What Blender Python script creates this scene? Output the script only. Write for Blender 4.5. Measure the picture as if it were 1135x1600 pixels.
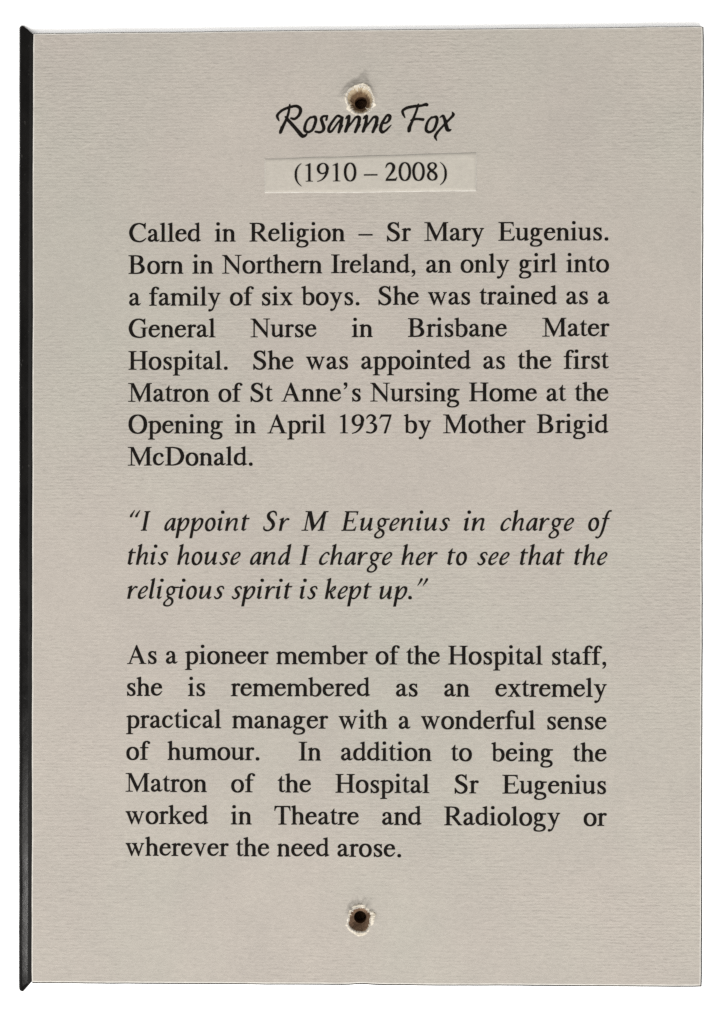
# A6 memorial card on a black-edged board, lying on a white surface, seen from above.
# Drawn in millimetres on the card plane, built in metres.
import bpy, bmesh, math, random
from mathutils import Vector, Euler
from mathutils.geometry import delaunay_2d_cdt
from mathutils.noise import noise, fractal

MM = 0.001
random.seed(7)
for o in list(bpy.data.objects):
    bpy.data.objects.remove(o)
scene = bpy.context.scene
COL = scene.collection

GLYPHS = {
 'R': {
  ',': (250, '62,-146 54,-138 54,-124 106,-76 124,-44 131,-22 128,-18 110,-18 90,-14 78,-8 66,4 58,16 54,34 54,56 58,74 72,92 94,105 132,108 156,103 178,86 187,72 190,60 190,-14 183,-46 163,-82 136,-113 108,-130 72,-146'),
  '.': (250, '112,-19 86,-11 64,10 57,34 57,58 60,72 67,84 78,95 98,106 114,109 136,109 160,104 182,88 192,72 195,58 195,34 191,16 176,-4 160,-14 138,-19'),
  '1': (500, '116,-6 112,2 112,18 116,23 184,29 199,36 205,48 205,518 200,570 198,574 168,578 110,566 105,572 105,592 114,599 280,681 302,682 307,674 307,50 312,37 326,30 396,23 400,18 400,-2 392,-6'),
  '3': (500, '174,-17 106,-7 58,4 50,9 41,20 38,28 38,44 44,57 56,68 72,72 90,72 106,69 119,60 130,55 194,37 212,36 240,50 271,74 289,94 307,126 321,164 328,208 322,248 306,284 290,304 272,318 244,324 182,329 170,336 166,346 166,356 170,364 235,416 263,452 278,482 284,502 286,520 284,546 278,564 266,583 230,607 206,616 172,605 135,584 121,570 84,520 72,508 58,507 50,512 45,522 45,536 75,608 91,630 106,643 130,660 164,674 196,680 228,680 270,672 298,662 328,647 364,621 378,606 389,586 396,566 399,546 398,510 389,482 378,464 360,443 330,414 283,376 320,367 354,352 383,334 413,308 430,286 441,262 446,234 446,200 438,154 421,110 394,70 365,42 318,12 268,-8 222,-17'),
  '7': (500, '174,-14 170,-10 171,-2 365,582 362,584 142,584 84,554 48,504 42,500 36,499 18,508 14,518 69,658 74,666 80,668 451,668 455,662 454,634 257,-8 250,-14'),
  '9': (500, '48,-22 40,-16 37,-8 37,6 44,15 128,44 158,58 192,82 230,117 261,152 287,190 308,228 328,278 326,280 294,265 256,256 198,256 162,264 130,276 102,292 79,312 58,338 43,366 30,402 25,430 24,476 26,498 33,532 44,562 64,598 92,626 122,645 174,667 222,678 280,680 324,674 356,663 398,636 420,617 438,595 461,556 477,502 480,472 478,446 466,422 449,316 428,258 396,198 356,142 316,99 270,62 230,35 190,15 152,2 62,-22;230,310 260,315 298,331 330,355 346,370 349,376 351,426 344,442 344,454 352,470 352,478 348,524 341,554 324,590 308,611 288,626 262,634 240,629 216,617 188,597 174,582 162,562 150,534 137,474 136,452 140,422 149,390 163,360 174,344 190,330 206,319'),
  'A': (722, '14,-6 9,0 9,18 12,23 74,31 83,38 89,50 95,56 163,232 164,264 179,272 335,674 342,680 374,679 384,664 632,56 642,38 652,31 710,23 712,18 711,-2 704,-6 448,-5 444,2 444,18 446,23 492,29 502,33 505,38 435,214 216,216 212,215 209,208 144,38 146,33 156,29 216,23 219,18 218,-4 212,-6;235,268 413,270 322,498 315,486 234,272'),
  'B': (667, '226,-9 170,-6 18,-6 11,-2 11,20 14,26 76,36 88,46 92,60 92,604 87,618 74,627 14,636 11,642 11,662 16,668 272,670 362,663 422,654 464,641 498,618 526,585 541,550 547,526 548,496 543,466 531,432 516,406 498,384 480,369 453,354 504,335 535,316 567,284 590,246 602,210 604,170 596,132 580,96 559,66 534,42 516,29 480,14 444,5 380,-3 306,-9;252,38 284,38 322,43 364,50 386,57 404,66 417,78 447,120 459,144 467,172 468,184 464,204 449,238 432,264 416,284 392,301 360,314 298,328 220,326 216,324 216,58 220,46 226,39;218,376 298,377 338,385 367,400 390,426 413,472 419,494 420,512 413,538 403,558 385,584 368,601 334,614 264,624 228,624 220,618 216,602 216,380'),
  'C': (667, '370,-20 328,-16 276,-7 246,1 200,18 166,36 141,54 124,71 99,100 74,138 54,176 33,232 23,272 18,314 18,350 24,392 38,442 54,480 77,524 120,584 162,622 186,637 222,654 266,668 316,678 356,682 412,682 442,679 476,671 502,661 534,644 578,656 594,681 624,682 628,678 628,670 613,462 608,451 602,451 590,466 580,469 574,474 540,546 519,570 494,589 456,609 422,623 388,630 356,624 316,611 284,594 255,572 232,545 209,510 177,442 161,388 154,338 157,296 167,250 190,186 215,140 246,98 270,79 298,64 340,48 382,38 406,36 454,47 510,69 540,86 620,142 635,142 644,134 645,120 640,111 573,44 532,14 492,-5 462,-14 416,-20'),
  'D': (722, '230,-10 170,-6 16,-6 10,-2 10,20 12,26 76,35 90,45 94,60 94,604 89,618 76,627 12,636 10,642 10,662 14,668 306,670 416,655 496,636 528,623 556,608 576,594 601,570 627,538 648,504 667,466 681,430 691,394 697,350 696,308 688,264 671,214 649,168 624,130 588,88 565,68 540,51 494,30 452,17 400,5 320,-8;255,36 300,41 374,61 422,82 458,108 478,130 501,162 533,220 555,282 562,318 563,340 553,396 526,466 493,522 458,563 418,588 364,606 282,623 232,624 222,618 218,602 218,58 221,46 228,38'),
  'E': (611, '10,-6 6,0 6,20 8,26 72,35 85,44 90,58 90,602 86,617 72,627 8,636 6,642 7,666 14,668 550,667 553,650 558,526 558,514 552,509 530,509 524,512 508,586 438,620 226,620 217,614 214,602 215,368 382,366 409,382 422,436 426,438 450,437 454,430 454,252 453,246 448,244 422,246 419,250 409,300 382,316 216,315 214,60 217,48 224,42 438,42 515,86 568,172 598,174 602,170 603,164 563,-4 556,-6'),
  'G': (722, '390,-22 294,-10 252,0 206,16 176,30 151,46 128,67 106,92 83,124 62,164 41,216 29,260 22,310 22,348 25,376 37,424 49,458 70,504 110,565 126,585 160,616 184,633 214,648 254,663 302,675 360,682 418,682 448,679 480,671 508,660 538,644 582,658 598,681 624,682 628,678 628,668 617,464 616,454 612,451 606,451 596,465 580,474 547,542 536,558 524,570 494,592 462,609 430,622 394,630 352,622 320,610 288,594 259,572 234,541 211,506 193,470 176,426 166,390 159,348 158,322 161,292 168,256 183,208 196,178 219,134 248,96 284,70 344,46 416,31 442,32 480,38 518,48 522,54 522,306 517,316 508,323 452,331 449,336 450,358 456,360 708,360 714,356 715,336 712,331 652,324 640,318 635,308 634,74 636,58 632,26 628,24 602,24 562,3 490,-16 446,-21'),
  'H': (722, '18,-6 13,0 13,20 15,26 74,35 87,44 92,58 92,602 88,616 76,626 15,636 13,642 13,662 15,666 298,668 305,666 306,642 302,636 238,628 224,621 217,610 216,366 220,362 505,364 505,610 498,621 484,628 418,636 416,642 416,660 420,667 700,668 706,666 708,642 706,636 646,626 634,616 630,602 630,58 635,44 648,35 706,26 708,20 708,0 706,-4 418,-5 416,2 416,20 418,26 484,34 498,41 505,52 505,308 220,310 216,306 217,52 224,42 238,34 302,26 306,20 305,-2 298,-6'),
  'I': (333, '16,-6 12,0 12,20 14,26 86,35 99,44 104,58 104,602 100,617 86,627 14,636 12,642 13,664 20,668 318,667 321,660 321,642 318,636 250,628 234,618 228,604 228,60 232,45 246,35 318,26 321,20 320,-2 314,-6'),
  'M': (889, '10,-6 6,2 6,20 10,24 94,31 110,39 116,54 116,380 116,614 76,632 12,635 8,642 8,662 10,667 214,668 222,665 440,208 450,191 680,666 686,668 862,668 868,666 869,640 866,635 808,629 805,626 802,612 802,58 806,46 816,37 867,26 869,20 869,2 866,-5 602,-6 594,-2 594,20 596,26 660,35 673,44 678,58 676,533 436,0 432,-5 426,-6 410,-6 404,0 167,516 166,54 172,39 188,31 272,24 276,20 276,-2 268,-6'),
  'N': (722, '594,-17 573,-12 572,8 568,14 166,504 164,50 170,38 184,31 270,24 274,20 274,-2 266,-6 14,-6 8,-4 6,18 10,24 94,32 107,40 112,54 112,570 70,624 56,632 8,636 6,642 6,662 8,666 184,666 210,630 570,180 572,612 566,624 552,631 468,638 464,642 464,664 472,668 706,668 712,666 713,644 710,638 642,630 630,624 624,612 624,-8 618,-17'),
  'O': (722, '334,-20 260,-11 226,-2 196,10 164,28 137,48 106,78 90,96 69,128 54,158 40,196 31,230 22,308 25,394 40,466 51,496 68,532 82,554 104,583 152,626 180,644 204,656 230,665 270,675 338,682 386,682 424,679 492,665 542,644 570,626 594,607 618,583 642,552 661,518 675,486 693,422 700,352 697,268 683,198 660,143 642,110 624,86 594,56 575,40 526,10 474,-8 404,-19;359,30 396,37 438,56 478,88 507,122 534,170 550,212 561,262 566,318 563,384 552,442 534,492 511,534 479,574 440,604 404,622 362,632 318,622 284,606 244,574 215,540 188,492 172,450 161,400 156,344 159,278 170,220 188,170 211,128 243,88 282,58 314,41'),
  'R': (667, '16,-6 11,0 11,20 14,26 74,35 87,44 92,58 92,602 88,616 76,626 14,636 11,642 12,666 18,668 270,670 356,664 408,658 446,650 478,638 500,625 522,604 534,588 550,560 558,538 564,510 565,482 558,442 549,418 536,392 522,372 502,352 472,331 440,319 408,311 405,308 622,34 628,31 664,26 664,-4 658,-6 516,-5 273,294 268,296 220,296 216,292 217,52 224,42 238,34 298,26 300,20 299,-4 292,-6;226,342 276,343 328,352 356,361 370,370 383,382 412,422 423,444 433,474 435,492 433,506 423,536 409,562 391,586 374,601 342,613 264,624 228,624 220,616 216,602 216,346 218,342'),
  'S': (556, '240,-21 202,-16 160,-2 130,14 98,42 90,7 76,-8 66,-18 46,-18 42,-16 37,116 37,194 44,196 70,196 74,194 132,107 160,76 210,49 260,34 282,40 310,53 333,68 352,87 369,112 381,140 385,160 382,186 364,222 340,246 150,352 118,375 96,397 72,436 59,476 56,518 62,552 79,590 91,608 110,627 140,648 180,665 220,675 246,678 288,679 314,677 336,673 364,663 389,650 418,626 420,646 434,679 440,682 464,682 468,676 472,472 470,465 456,458 442,458 432,466 406,534 386,565 338,600 284,624 276,624 250,616 212,595 191,570 177,540 174,520 177,502 190,479 208,458 232,442 308,406 388,360 425,336 452,313 472,290 487,262 499,228 505,194 504,154 490,108 467,70 436,36 396,10 348,-10 296,-20'),
  'T': (611, '158,-6 154,0 154,20 156,26 224,35 238,44 243,58 243,614 238,618 114,617 68,567 46,489 40,486 16,486 11,490 11,500 23,664 30,668 584,667 588,664 589,654 599,500 599,490 594,486 570,486 564,489 542,567 496,617 372,618 367,614 367,58 372,44 386,35 456,26 458,20 457,-2 450,-6'),
  'a': (444, '140,-6 112,-1 86,9 68,22 50,40 34,68 27,88 25,118 28,136 36,156 54,182 76,205 94,219 150,246 208,269 254,283 253,312 245,350 235,378 222,397 198,412 182,411 162,400 153,390 148,370 145,332 136,314 124,304 114,300 82,298 60,304 44,321 38,340 39,364 45,378 78,421 96,434 122,447 154,457 186,462 226,461 262,454 296,440 318,425 338,400 351,368 361,320 364,282 359,126 366,66 368,63 376,64 434,89 442,89 450,84 453,78 453,66 448,59 400,15 374,3 342,2 310,9 284,23 262,45 219,12 198,1 176,-5;177,72 192,73 208,79 251,108 252,232 216,216 176,188 160,171 143,140 135,114 140,98 154,79'),
  'b': (500, '244,-17 218,-13 182,-3 146,16 96,6 68,21 64,28 64,582 58,598 46,607 2,612 0,618 0,638 6,644 50,662 142,689 158,687 162,680 163,426 212,451 254,460 308,458 340,450 372,438 412,412 439,382 452,360 463,332 476,278 479,250 479,204 472,154 456,106 432,66 396,30 372,13 343,-2 296,-16;249,34 266,34 288,48 309,68 328,96 343,128 353,160 363,224 360,258 353,290 342,322 326,352 312,370 294,384 276,393 252,399 228,396 206,389 166,364 162,356 162,96 168,66 172,59 206,42'),
  'c': (444, '204,-2 158,6 114,25 76,52 52,79 31,118 18,162 13,216 18,268 31,316 50,360 74,393 102,418 140,438 190,454 232,460 268,460 292,457 320,450 344,441 358,432 372,419 402,366 404,344 398,324 386,309 370,300 340,298 324,301 308,310 298,323 294,338 294,358 287,378 280,394 270,404 258,410 244,412 224,405 202,392 179,370 163,344 147,306 135,262 130,222 131,204 136,172 146,138 159,110 178,87 204,70 228,63 264,71 296,84 324,104 390,161 404,162 412,160 418,152 419,140 357,60 324,29 300,16 272,5 242,-1'),
  'd': (500, '344,-16 334,-4 332,52 302,30 276,17 246,7 220,4 182,5 150,12 108,30 77,52 58,71 46,86 35,108 26,134 16,188 17,248 28,304 50,360 78,400 106,422 158,444 190,452 230,457 260,457 286,453 333,436 333,588 328,598 315,608 270,612 268,618 268,638 274,644 320,662 420,689 430,686 434,680 434,90 437,86 458,71 494,65 497,60 497,44 490,36 356,-14;216,66 236,68 266,79 330,121 334,126 334,368 300,390 260,403 242,402 216,394 195,382 180,370 165,346 152,316 141,280 134,242 132,212 135,182 142,150 151,124 163,102 178,87 196,74'),
  'e': (444, '212,-1 168,6 126,21 88,44 60,70 40,100 23,144 14,194 14,242 26,300 43,342 66,382 96,413 130,436 178,455 228,464 268,463 306,455 346,438 376,418 393,400 405,376 424,308 424,266 416,262 136,261 130,228 132,198 142,154 158,114 170,97 188,82 218,69 240,66 272,73 305,88 334,109 403,172 416,173 424,170 430,162 430,152 374,74 336,36 302,16 278,7 244,0;150,312 305,312 307,316 304,342 298,368 286,386 262,402 244,407 224,403 200,391 180,374 158,340 149,316'),
  'f': (333, '18,-6 14,0 14,20 16,26 74,35 86,44 92,56 92,408 88,412 18,413 14,418 15,452 20,456 88,458 92,520 110,590 128,627 142,642 158,656 202,677 246,686 292,683 326,672 346,660 364,653 379,636 384,620 384,604 381,590 373,578 360,569 344,564 322,564 306,568 296,574 285,586 275,624 260,633 252,634 234,621 219,598 209,564 204,528 204,492 207,460 210,457 312,456 318,450 318,418 314,412 208,412 204,408 205,54 212,42 226,34 288,26 290,20 289,-2 282,-6'),
  'g': (500, '200,-225 118,-217 70,-204 52,-194 39,-182 27,-166 19,-144 17,-128 18,-108 30,-82 48,-60 78,-29 119,4 68,33 50,52 43,72 44,100 55,128 66,144 95,170 75,192 62,212 47,254 43,288 43,318 47,352 56,380 73,410 98,437 128,454 166,464 222,466 250,463 282,454 314,438 472,438 476,430 476,388 472,383 355,380 363,352 367,318 367,288 363,254 349,214 335,192 320,177 302,162 284,153 250,143 222,140 188,140 152,144 133,122 127,102 128,92 134,84 166,69 196,66 252,66 330,57 376,47 410,31 422,20 440,0 453,-22 461,-42 465,-62 465,-88 458,-116 444,-140 424,-164 404,-181 378,-195 348,-206 294,-219 250,-224;204,-174 230,-175 262,-171 300,-160 330,-147 350,-132 369,-106 375,-88 370,-76 352,-56 318,-34 228,-16 178,-10 171,-20 128,-62 111,-94 106,-114 113,-138 126,-157 156,-168;203,194 210,194 225,206 243,230 254,260 259,296 257,332 245,372 226,400 206,413 184,400 167,376 156,346 151,310 153,274 164,236 184,207'),
  'h': (500, '8,-6 3,0 4,24 46,38 55,46 59,58 59,594 57,600 44,608 4,612 2,618 2,638 8,644 50,662 146,689 158,688 165,684 166,668 171,660 172,419 174,418 206,438 230,446 256,449 296,448 332,441 366,427 393,408 410,390 421,374 433,350 441,324 443,304 443,68 441,48 446,42 454,36 491,26 493,20 493,-2 486,-6 286,-6 280,-2 279,20 281,26 290,31 312,37 323,48 321,300 312,336 296,364 278,381 254,392 236,387 216,376 174,336 171,330 171,58 174,48 180,40 192,34 208,31 218,25 218,-2 212,-6'),
  'i': (278, '16,-6 12,0 14,25 66,37 77,46 81,60 81,374 66,385 22,389 20,394 20,416 26,421 78,440 86,446 102,447 168,466 182,464 188,460 188,448 193,438 193,58 197,46 208,37 257,26 259,20 259,-2 252,-6;122,568 106,572 94,577 75,598 69,620 69,640 72,656 87,676 106,688 124,692 146,692 168,688 183,678 199,658 203,638 203,618 199,602 183,582 168,572 148,568'),
  'k': (500, '6,-6 1,0 2,25 54,37 64,46 68,60 68,596 65,600 52,608 10,612 7,618 7,638 12,644 56,661 154,689 168,688 174,684 175,668 180,658 180,259 188,262 320,410 319,414 312,419 276,428 274,450 276,455 480,455 482,450 482,434 478,427 412,421 401,414 394,401 379,398 286,292 461,46 469,42 476,32 506,26 510,22 511,-2 504,-6 314,-5 312,0 313,22 318,26 340,31 341,36 228,220 224,224 208,210 184,209 180,206 180,58 184,46 194,37 240,26 242,20 240,-4 234,-6'),
  'l': (278, '18,-6 13,0 14,25 66,37 77,46 81,60 81,596 78,600 66,608 22,612 20,618 20,638 26,644 72,662 168,689 182,688 188,683 188,668 193,658 193,58 198,44 210,36 261,26 263,20 263,-2 256,-6'),
  'm': (778, '14,-6 10,0 11,24 22,31 48,39 56,46 60,58 60,372 58,376 46,385 8,390 7,414 12,421 58,440 64,446 80,446 154,466 166,460 167,448 172,440 174,418 208,438 232,446 258,449 302,448 334,442 370,429 398,413 424,388 449,416 486,439 520,448 566,449 610,442 658,423 690,397 711,368 724,336 729,304 729,68 727,48 732,42 740,36 779,26 781,20 781,0 778,-5 574,-6 567,-2 566,20 568,26 576,31 600,38 609,48 607,302 597,338 580,367 562,381 532,392 512,387 492,376 449,332 453,302 453,68 451,48 462,37 484,31 494,26 496,20 495,-2 488,-6 294,-5 292,0 293,24 302,31 322,37 330,42 333,48 331,302 321,338 304,367 286,381 256,392 236,387 216,376 175,336 172,330 172,58 175,48 182,40 194,34 208,31 216,25 217,-2 210,-6'),
  'n': (500, '14,-6 10,0 11,24 22,31 50,39 57,46 61,58 61,372 59,376 46,385 10,390 8,396 10,418 58,440 66,446 80,446 152,466 164,464 167,460 168,448 173,440 174,418 198,433 224,444 256,449 286,449 322,444 342,438 372,424 394,407 410,390 423,370 437,338 442,316 443,68 441,48 446,42 454,36 489,26 491,20 490,-4 484,-6 286,-6 280,-2 279,20 281,26 290,31 312,37 323,48 321,300 313,332 296,364 280,380 254,392 230,384 217,376 176,336 173,330 173,58 176,48 182,40 194,34 210,31 218,25 219,-2 212,-6'),
  'o': (500, '228,-18 178,-11 130,6 92,32 60,69 37,110 22,164 18,202 18,248 22,286 34,332 54,372 73,398 90,416 120,438 156,455 198,465 252,468 302,465 344,455 380,438 406,419 424,402 447,372 466,332 478,286 482,248 482,202 478,164 466,118 447,78 426,50 392,20 358,0 318,-12 270,-18;245,38 262,39 288,51 308,66 330,92 344,118 356,150 363,184 366,222 363,266 356,300 344,332 331,356 316,375 294,395 272,408 250,413 228,408 206,395 184,375 169,356 156,332 144,300 137,266 134,228 140,166 150,132 163,104 182,77 196,62 216,48'),
  'p': (500, '4,-223 -1,-216 -1,-196 1,-192 56,-180 66,-172 70,-156 70,374 64,380 54,385 8,389 6,394 7,416 12,421 66,440 74,446 88,446 160,466 176,462 178,448 184,433 212,447 242,457 262,460 298,460 344,451 388,432 417,412 446,378 466,334 478,290 483,248 481,184 471,136 450,86 432,60 400,30 364,6 328,-10 290,-17 258,-17 222,-12 186,0 183,-2 183,-166 190,-175 200,-182 252,-191 254,-198 254,-216 252,-222;259,34 272,35 294,50 314,69 332,96 347,128 357,160 367,224 365,252 359,282 348,316 332,350 316,371 304,382 282,394 262,399 238,396 218,390 186,370 182,364 182,62 216,42'),
  'r': (333, '4,-6 -1,0 0,25 52,37 62,46 66,60 66,372 64,377 52,385 12,389 9,394 10,418 64,440 70,446 84,446 154,466 166,465 172,460 173,448 178,440 180,421 212,451 238,462 262,463 294,460 316,454 326,448 340,432 345,414 343,386 338,375 328,365 316,358 302,355 268,357 251,366 242,377 236,390 232,391 204,368 178,328 179,54 184,43 196,35 250,26 252,20 251,-4 244,-6'),
  's': (389, '178,-14 134,-5 116,3 94,18 92,16 87,-4 82,-9 58,-10 52,-6 45,140 45,152 48,155 86,154 92,136 108,104 130,70 154,52 182,41 202,40 218,46 238,57 250,76 256,102 255,114 248,130 226,157 164,200 106,235 75,266 59,294 50,320 48,350 53,374 68,404 88,426 114,443 150,458 188,464 228,463 264,455 296,437 299,440 300,454 304,457 334,458 338,454 339,432 342,312 338,305 332,304 310,315 297,324 281,362 266,385 254,395 228,406 206,411 184,402 167,390 155,368 152,354 154,342 162,329 176,314 259,270 304,235 325,212 336,198 350,170 360,128 359,98 352,72 335,40 316,20 292,5 256,-8 214,-14'),
  't': (278, '162,1 128,10 104,23 83,42 73,56 68,76 65,128 69,146 69,408 64,412 12,412 8,414 7,420 10,432 56,463 102,511 142,578 146,584 152,585 164,585 169,580 170,458 254,456 259,454 261,450 261,418 258,413 174,412 169,408 169,146 173,134 176,76 184,65 198,57 222,62 268,82 282,81 289,74 290,68 289,60 284,53 236,15 216,5 200,1'),
  'u': (500, '342,-16 326,-2 324,57 293,32 270,17 238,4 202,-2 162,0 130,10 99,28 72,54 63,70 58,86 51,144 52,158 60,170 60,378 54,403 51,408 37,418 10,421 4,424 3,450 6,455 154,456 161,452 162,170 172,152 171,96 173,84 184,68 202,59 226,65 244,72 308,117 324,124 326,126 326,402 309,418 272,424 270,428 271,452 278,456 430,456 437,454 438,82 449,68 483,64 485,60 485,42 480,35 440,19 438,-2 434,-6 374,-6'),
  'v': (500, '248,-20 240,-8 74,390 70,394 58,396 36,420 15,426 13,450 16,455 214,456 220,454 220,427 198,419 184,408 182,404 278,159 365,406 364,410 354,419 331,428 331,454 338,456 476,456 482,452 483,432 480,426 460,419 434,395 420,392 277,-14 270,-20'),
  'w': (722, '228,-20 221,-10 66,390 52,397 36,420 16,427 16,454 22,456 204,456 211,454 210,427 188,419 174,408 172,404 260,151 263,154 330,324 302,392 292,395 258,419 236,426 234,432 234,450 236,455 434,456 440,454 441,428 418,419 408,410 406,406 502,161 506,164 587,408 578,420 557,428 557,454 564,456 698,454 700,448 698,426 676,419 652,396 641,394 638,390 501,-18 496,-20 476,-20 470,-15 365,240 356,255 257,-14 250,-20'),
  'x': (500, '16,-6 11,2 11,20 14,24 66,32 75,36 82,49 100,52 199,208 81,392 64,395 39,420 17,428 16,450 18,454 228,455 231,450 230,428 208,419 198,414 196,410 264,307 332,410 320,419 296,427 294,450 296,455 470,456 476,454 478,432 474,425 454,419 412,395 392,394 388,392 298,252 428,50 440,47 450,33 480,26 484,22 485,0 483,-4 290,-5 286,0 287,22 292,26 312,29 313,32 234,154 154,34 156,30 198,24 201,18 201,0 198,-5'),
  'y': (500, '72,-222 50,-214 34,-196 30,-182 30,-166 35,-146 49,-130 66,-123 102,-123 128,-136 146,-124 168,-96 183,-70 224,40 76,390 72,394 64,395 32,419 10,426 8,432 9,452 16,456 226,454 228,448 226,427 204,419 190,410 188,406 276,194 280,191 363,402 362,407 342,419 318,426 316,432 317,454 322,456 386,456 402,461 418,461 430,456 478,455 481,450 479,426 458,419 432,395 422,394 418,390 248,-68 224,-122 196,-163 168,-191 150,-200 130,-205 106,-220'),
  '–': (500, '-2,192 -6,198 -6,244 -5,250 0,252 498,252 504,251 506,246 506,198 500,192'),
  '’': (333, '86,429 78,436 78,452 120,488 130,499 144,524 153,554 150,557 132,557 114,561 101,568 89,578 81,592 77,608 77,632 81,648 95,668 118,680 156,683 180,678 202,661 210,646 213,634 212,562 206,532 184,490 158,462 126,443 96,429'),
 },
 'I': {
  '.': (250, '76,-18 62,-15 48,-8 36,2 28,12 22,36 22,56 26,74 40,92 62,105 100,108 124,103 144,88 155,72 158,56 158,32 155,18 144,2 126,-12 102,-18'),
  'E': (611, '4,-6 0,-2 -1,2 6,27 53,38 62,44 68,54 179,642 178,650 170,656 128,666 126,672 132,696 138,698 615,696 617,688 612,668 583,560 578,554 552,554 547,558 551,634 524,647 296,648 291,646 240,383 394,382 401,388 432,445 460,446 465,442 465,434 425,272 420,265 394,264 388,268 386,326 384,330 234,330 230,328 177,58 176,48 180,44 404,46 470,88 504,154 534,156 540,152 539,142 495,-4 488,-6'),
  'I': (333, '4,-6 0,-2 -1,2 5,28 50,38 60,44 65,54 176,642 175,650 168,655 128,665 126,672 131,694 138,698 348,697 352,694 352,686 346,664 300,654 291,648 287,640 176,58 175,46 180,38 224,26 225,18 220,-2 214,-6'),
  'M': (944, '-2,-6 -5,-2 -6,4 -3,22 2,28 74,34 87,38 96,44 104,56 109,74 227,654 224,658 144,659 140,666 148,697 362,698 369,696 466,203 753,610 753,624 778,666 787,696 960,698 966,696 967,688 965,674 962,664 958,659 884,647 878,642 756,44 757,40 764,36 808,26 810,18 804,-5 582,-6 576,-5 574,0 577,22 582,28 628,36 638,42 644,50 732,448 736,476 398,-1 390,-6 360,-6 356,-4 256,523 251,512 157,52 160,42 168,36 236,28 240,20 236,-2 228,-6'),
  'S': (556, '174,-23 140,-20 108,-10 75,12 55,36 44,64 42,94 46,118 61,164 68,170 76,171 84,168 92,159 98,140 99,128 98,91 120,69 144,54 172,43 194,39 226,40 240,43 262,55 291,78 310,100 327,124 339,148 349,178 354,206 354,220 349,240 323,284 296,320 224,384 208,404 194,430 182,466 175,504 176,544 188,586 210,624 238,654 266,675 306,695 358,712 408,720 444,718 474,709 496,698 510,686 525,670 533,652 539,614 540,546 538,536 532,528 522,524 514,524 506,528 497,538 489,556 476,610 465,628 434,647 414,655 390,660 378,659 358,650 326,627 302,590 295,572 291,548 294,528 300,510 324,468 340,451 389,410 412,388 438,350 457,312 471,266 473,218 466,178 455,146 438,114 414,84 378,50 340,22 300,1 258,-13 216,-21'),
  'a': (444, '114,-14 94,-10 78,-4 64,5 48,20 36,48 34,86 41,138 55,184 79,236 118,298 159,346 202,388 236,416 284,444 312,456 340,462 366,461 386,452 452,451 455,446 454,436 381,56 384,54 394,57 440,81 448,80 455,74 454,59 419,26 378,-2 350,-12 336,-12 326,-9 314,1 296,23 276,24 272,28 290,128 288,133 216,42 190,14 168,-1 150,-10 128,-14;153,60 159,60 186,84 232,134 275,190 311,246 341,398 340,403 326,403 304,396 280,383 264,370 242,349 214,314 173,250 153,206 144,180 133,122 133,94 136,78 142,67'),
  'c': (407, '146,-19 108,-13 78,0 56,18 41,48 36,94 41,144 53,190 73,236 108,294 144,339 188,382 240,425 280,448 314,459 336,461 358,460 386,452 404,438 417,414 429,380 429,364 424,355 404,338 394,336 380,337 370,343 360,354 349,392 344,399 328,404 312,405 294,401 278,392 250,366 222,333 178,266 161,232 148,198 138,140 139,100 147,76 166,61 188,54 214,60 262,84 336,140 346,141 353,136 358,130 357,120 298,55 240,11 214,-4 188,-14 168,-18'),
  'd': (500, '116,-14 86,-8 58,10 44,26 35,54 34,88 41,138 55,182 77,230 110,284 140,322 164,349 213,396 248,422 292,447 326,459 362,462 365,464 402,654 398,657 362,647 356,648 352,654 354,680 474,738 514,744 517,736 510,698 513,684 393,58 396,54 400,55 452,81 460,80 466,75 467,60 431,26 390,-2 362,-12 348,-12 338,-8 325,2 308,23 288,24 284,28 304,138 302,143 224,48 196,18 178,4 152,-9 136,-13;153,60 159,60 174,71 232,126 275,178 325,252 353,396 350,401 338,404 312,398 286,386 268,372 224,324 184,266 150,198 135,140 132,106 134,86 140,70'),
  'e': (389, '126,-18 94,-10 68,4 49,26 38,54 35,94 39,144 49,186 67,230 94,280 131,334 160,368 202,407 248,438 296,460 334,466 362,459 384,444 398,430 409,412 413,396 413,376 406,350 392,322 378,301 342,264 294,228 260,208 234,197 142,173 139,168 137,150 137,108 143,80 154,65 178,54 202,59 248,81 318,135 328,136 334,132 339,124 338,114 282,51 222,6 202,-5 174,-15 158,-18;153,216 204,231 238,246 273,270 300,296 320,324 334,362 332,382 320,406 314,408 304,406 278,394 250,376 232,359 203,320 183,286 164,248'),
  'f': (278, '-94,-278 -114,-272 -146,-255 -153,-246 -157,-238 -156,-218 -140,-202 -118,-195 -102,-197 -74,-216 -66,-217 -37,-200 -16,-176 5,-138 48,-28 103,152 165,402 162,406 94,407 92,416 104,452 110,456 180,458 206,542 231,600 268,662 286,685 306,706 328,720 350,728 402,733 424,731 434,724 440,712 441,698 436,687 426,676 408,668 352,664 335,638 307,574 292,528 274,458 278,456 354,456 359,452 358,442 347,412 342,406 264,406 259,404 205,182 169,56 141,-26 105,-104 64,-177 39,-210 18,-230 -13,-254 -40,-268 -68,-277'),
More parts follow.
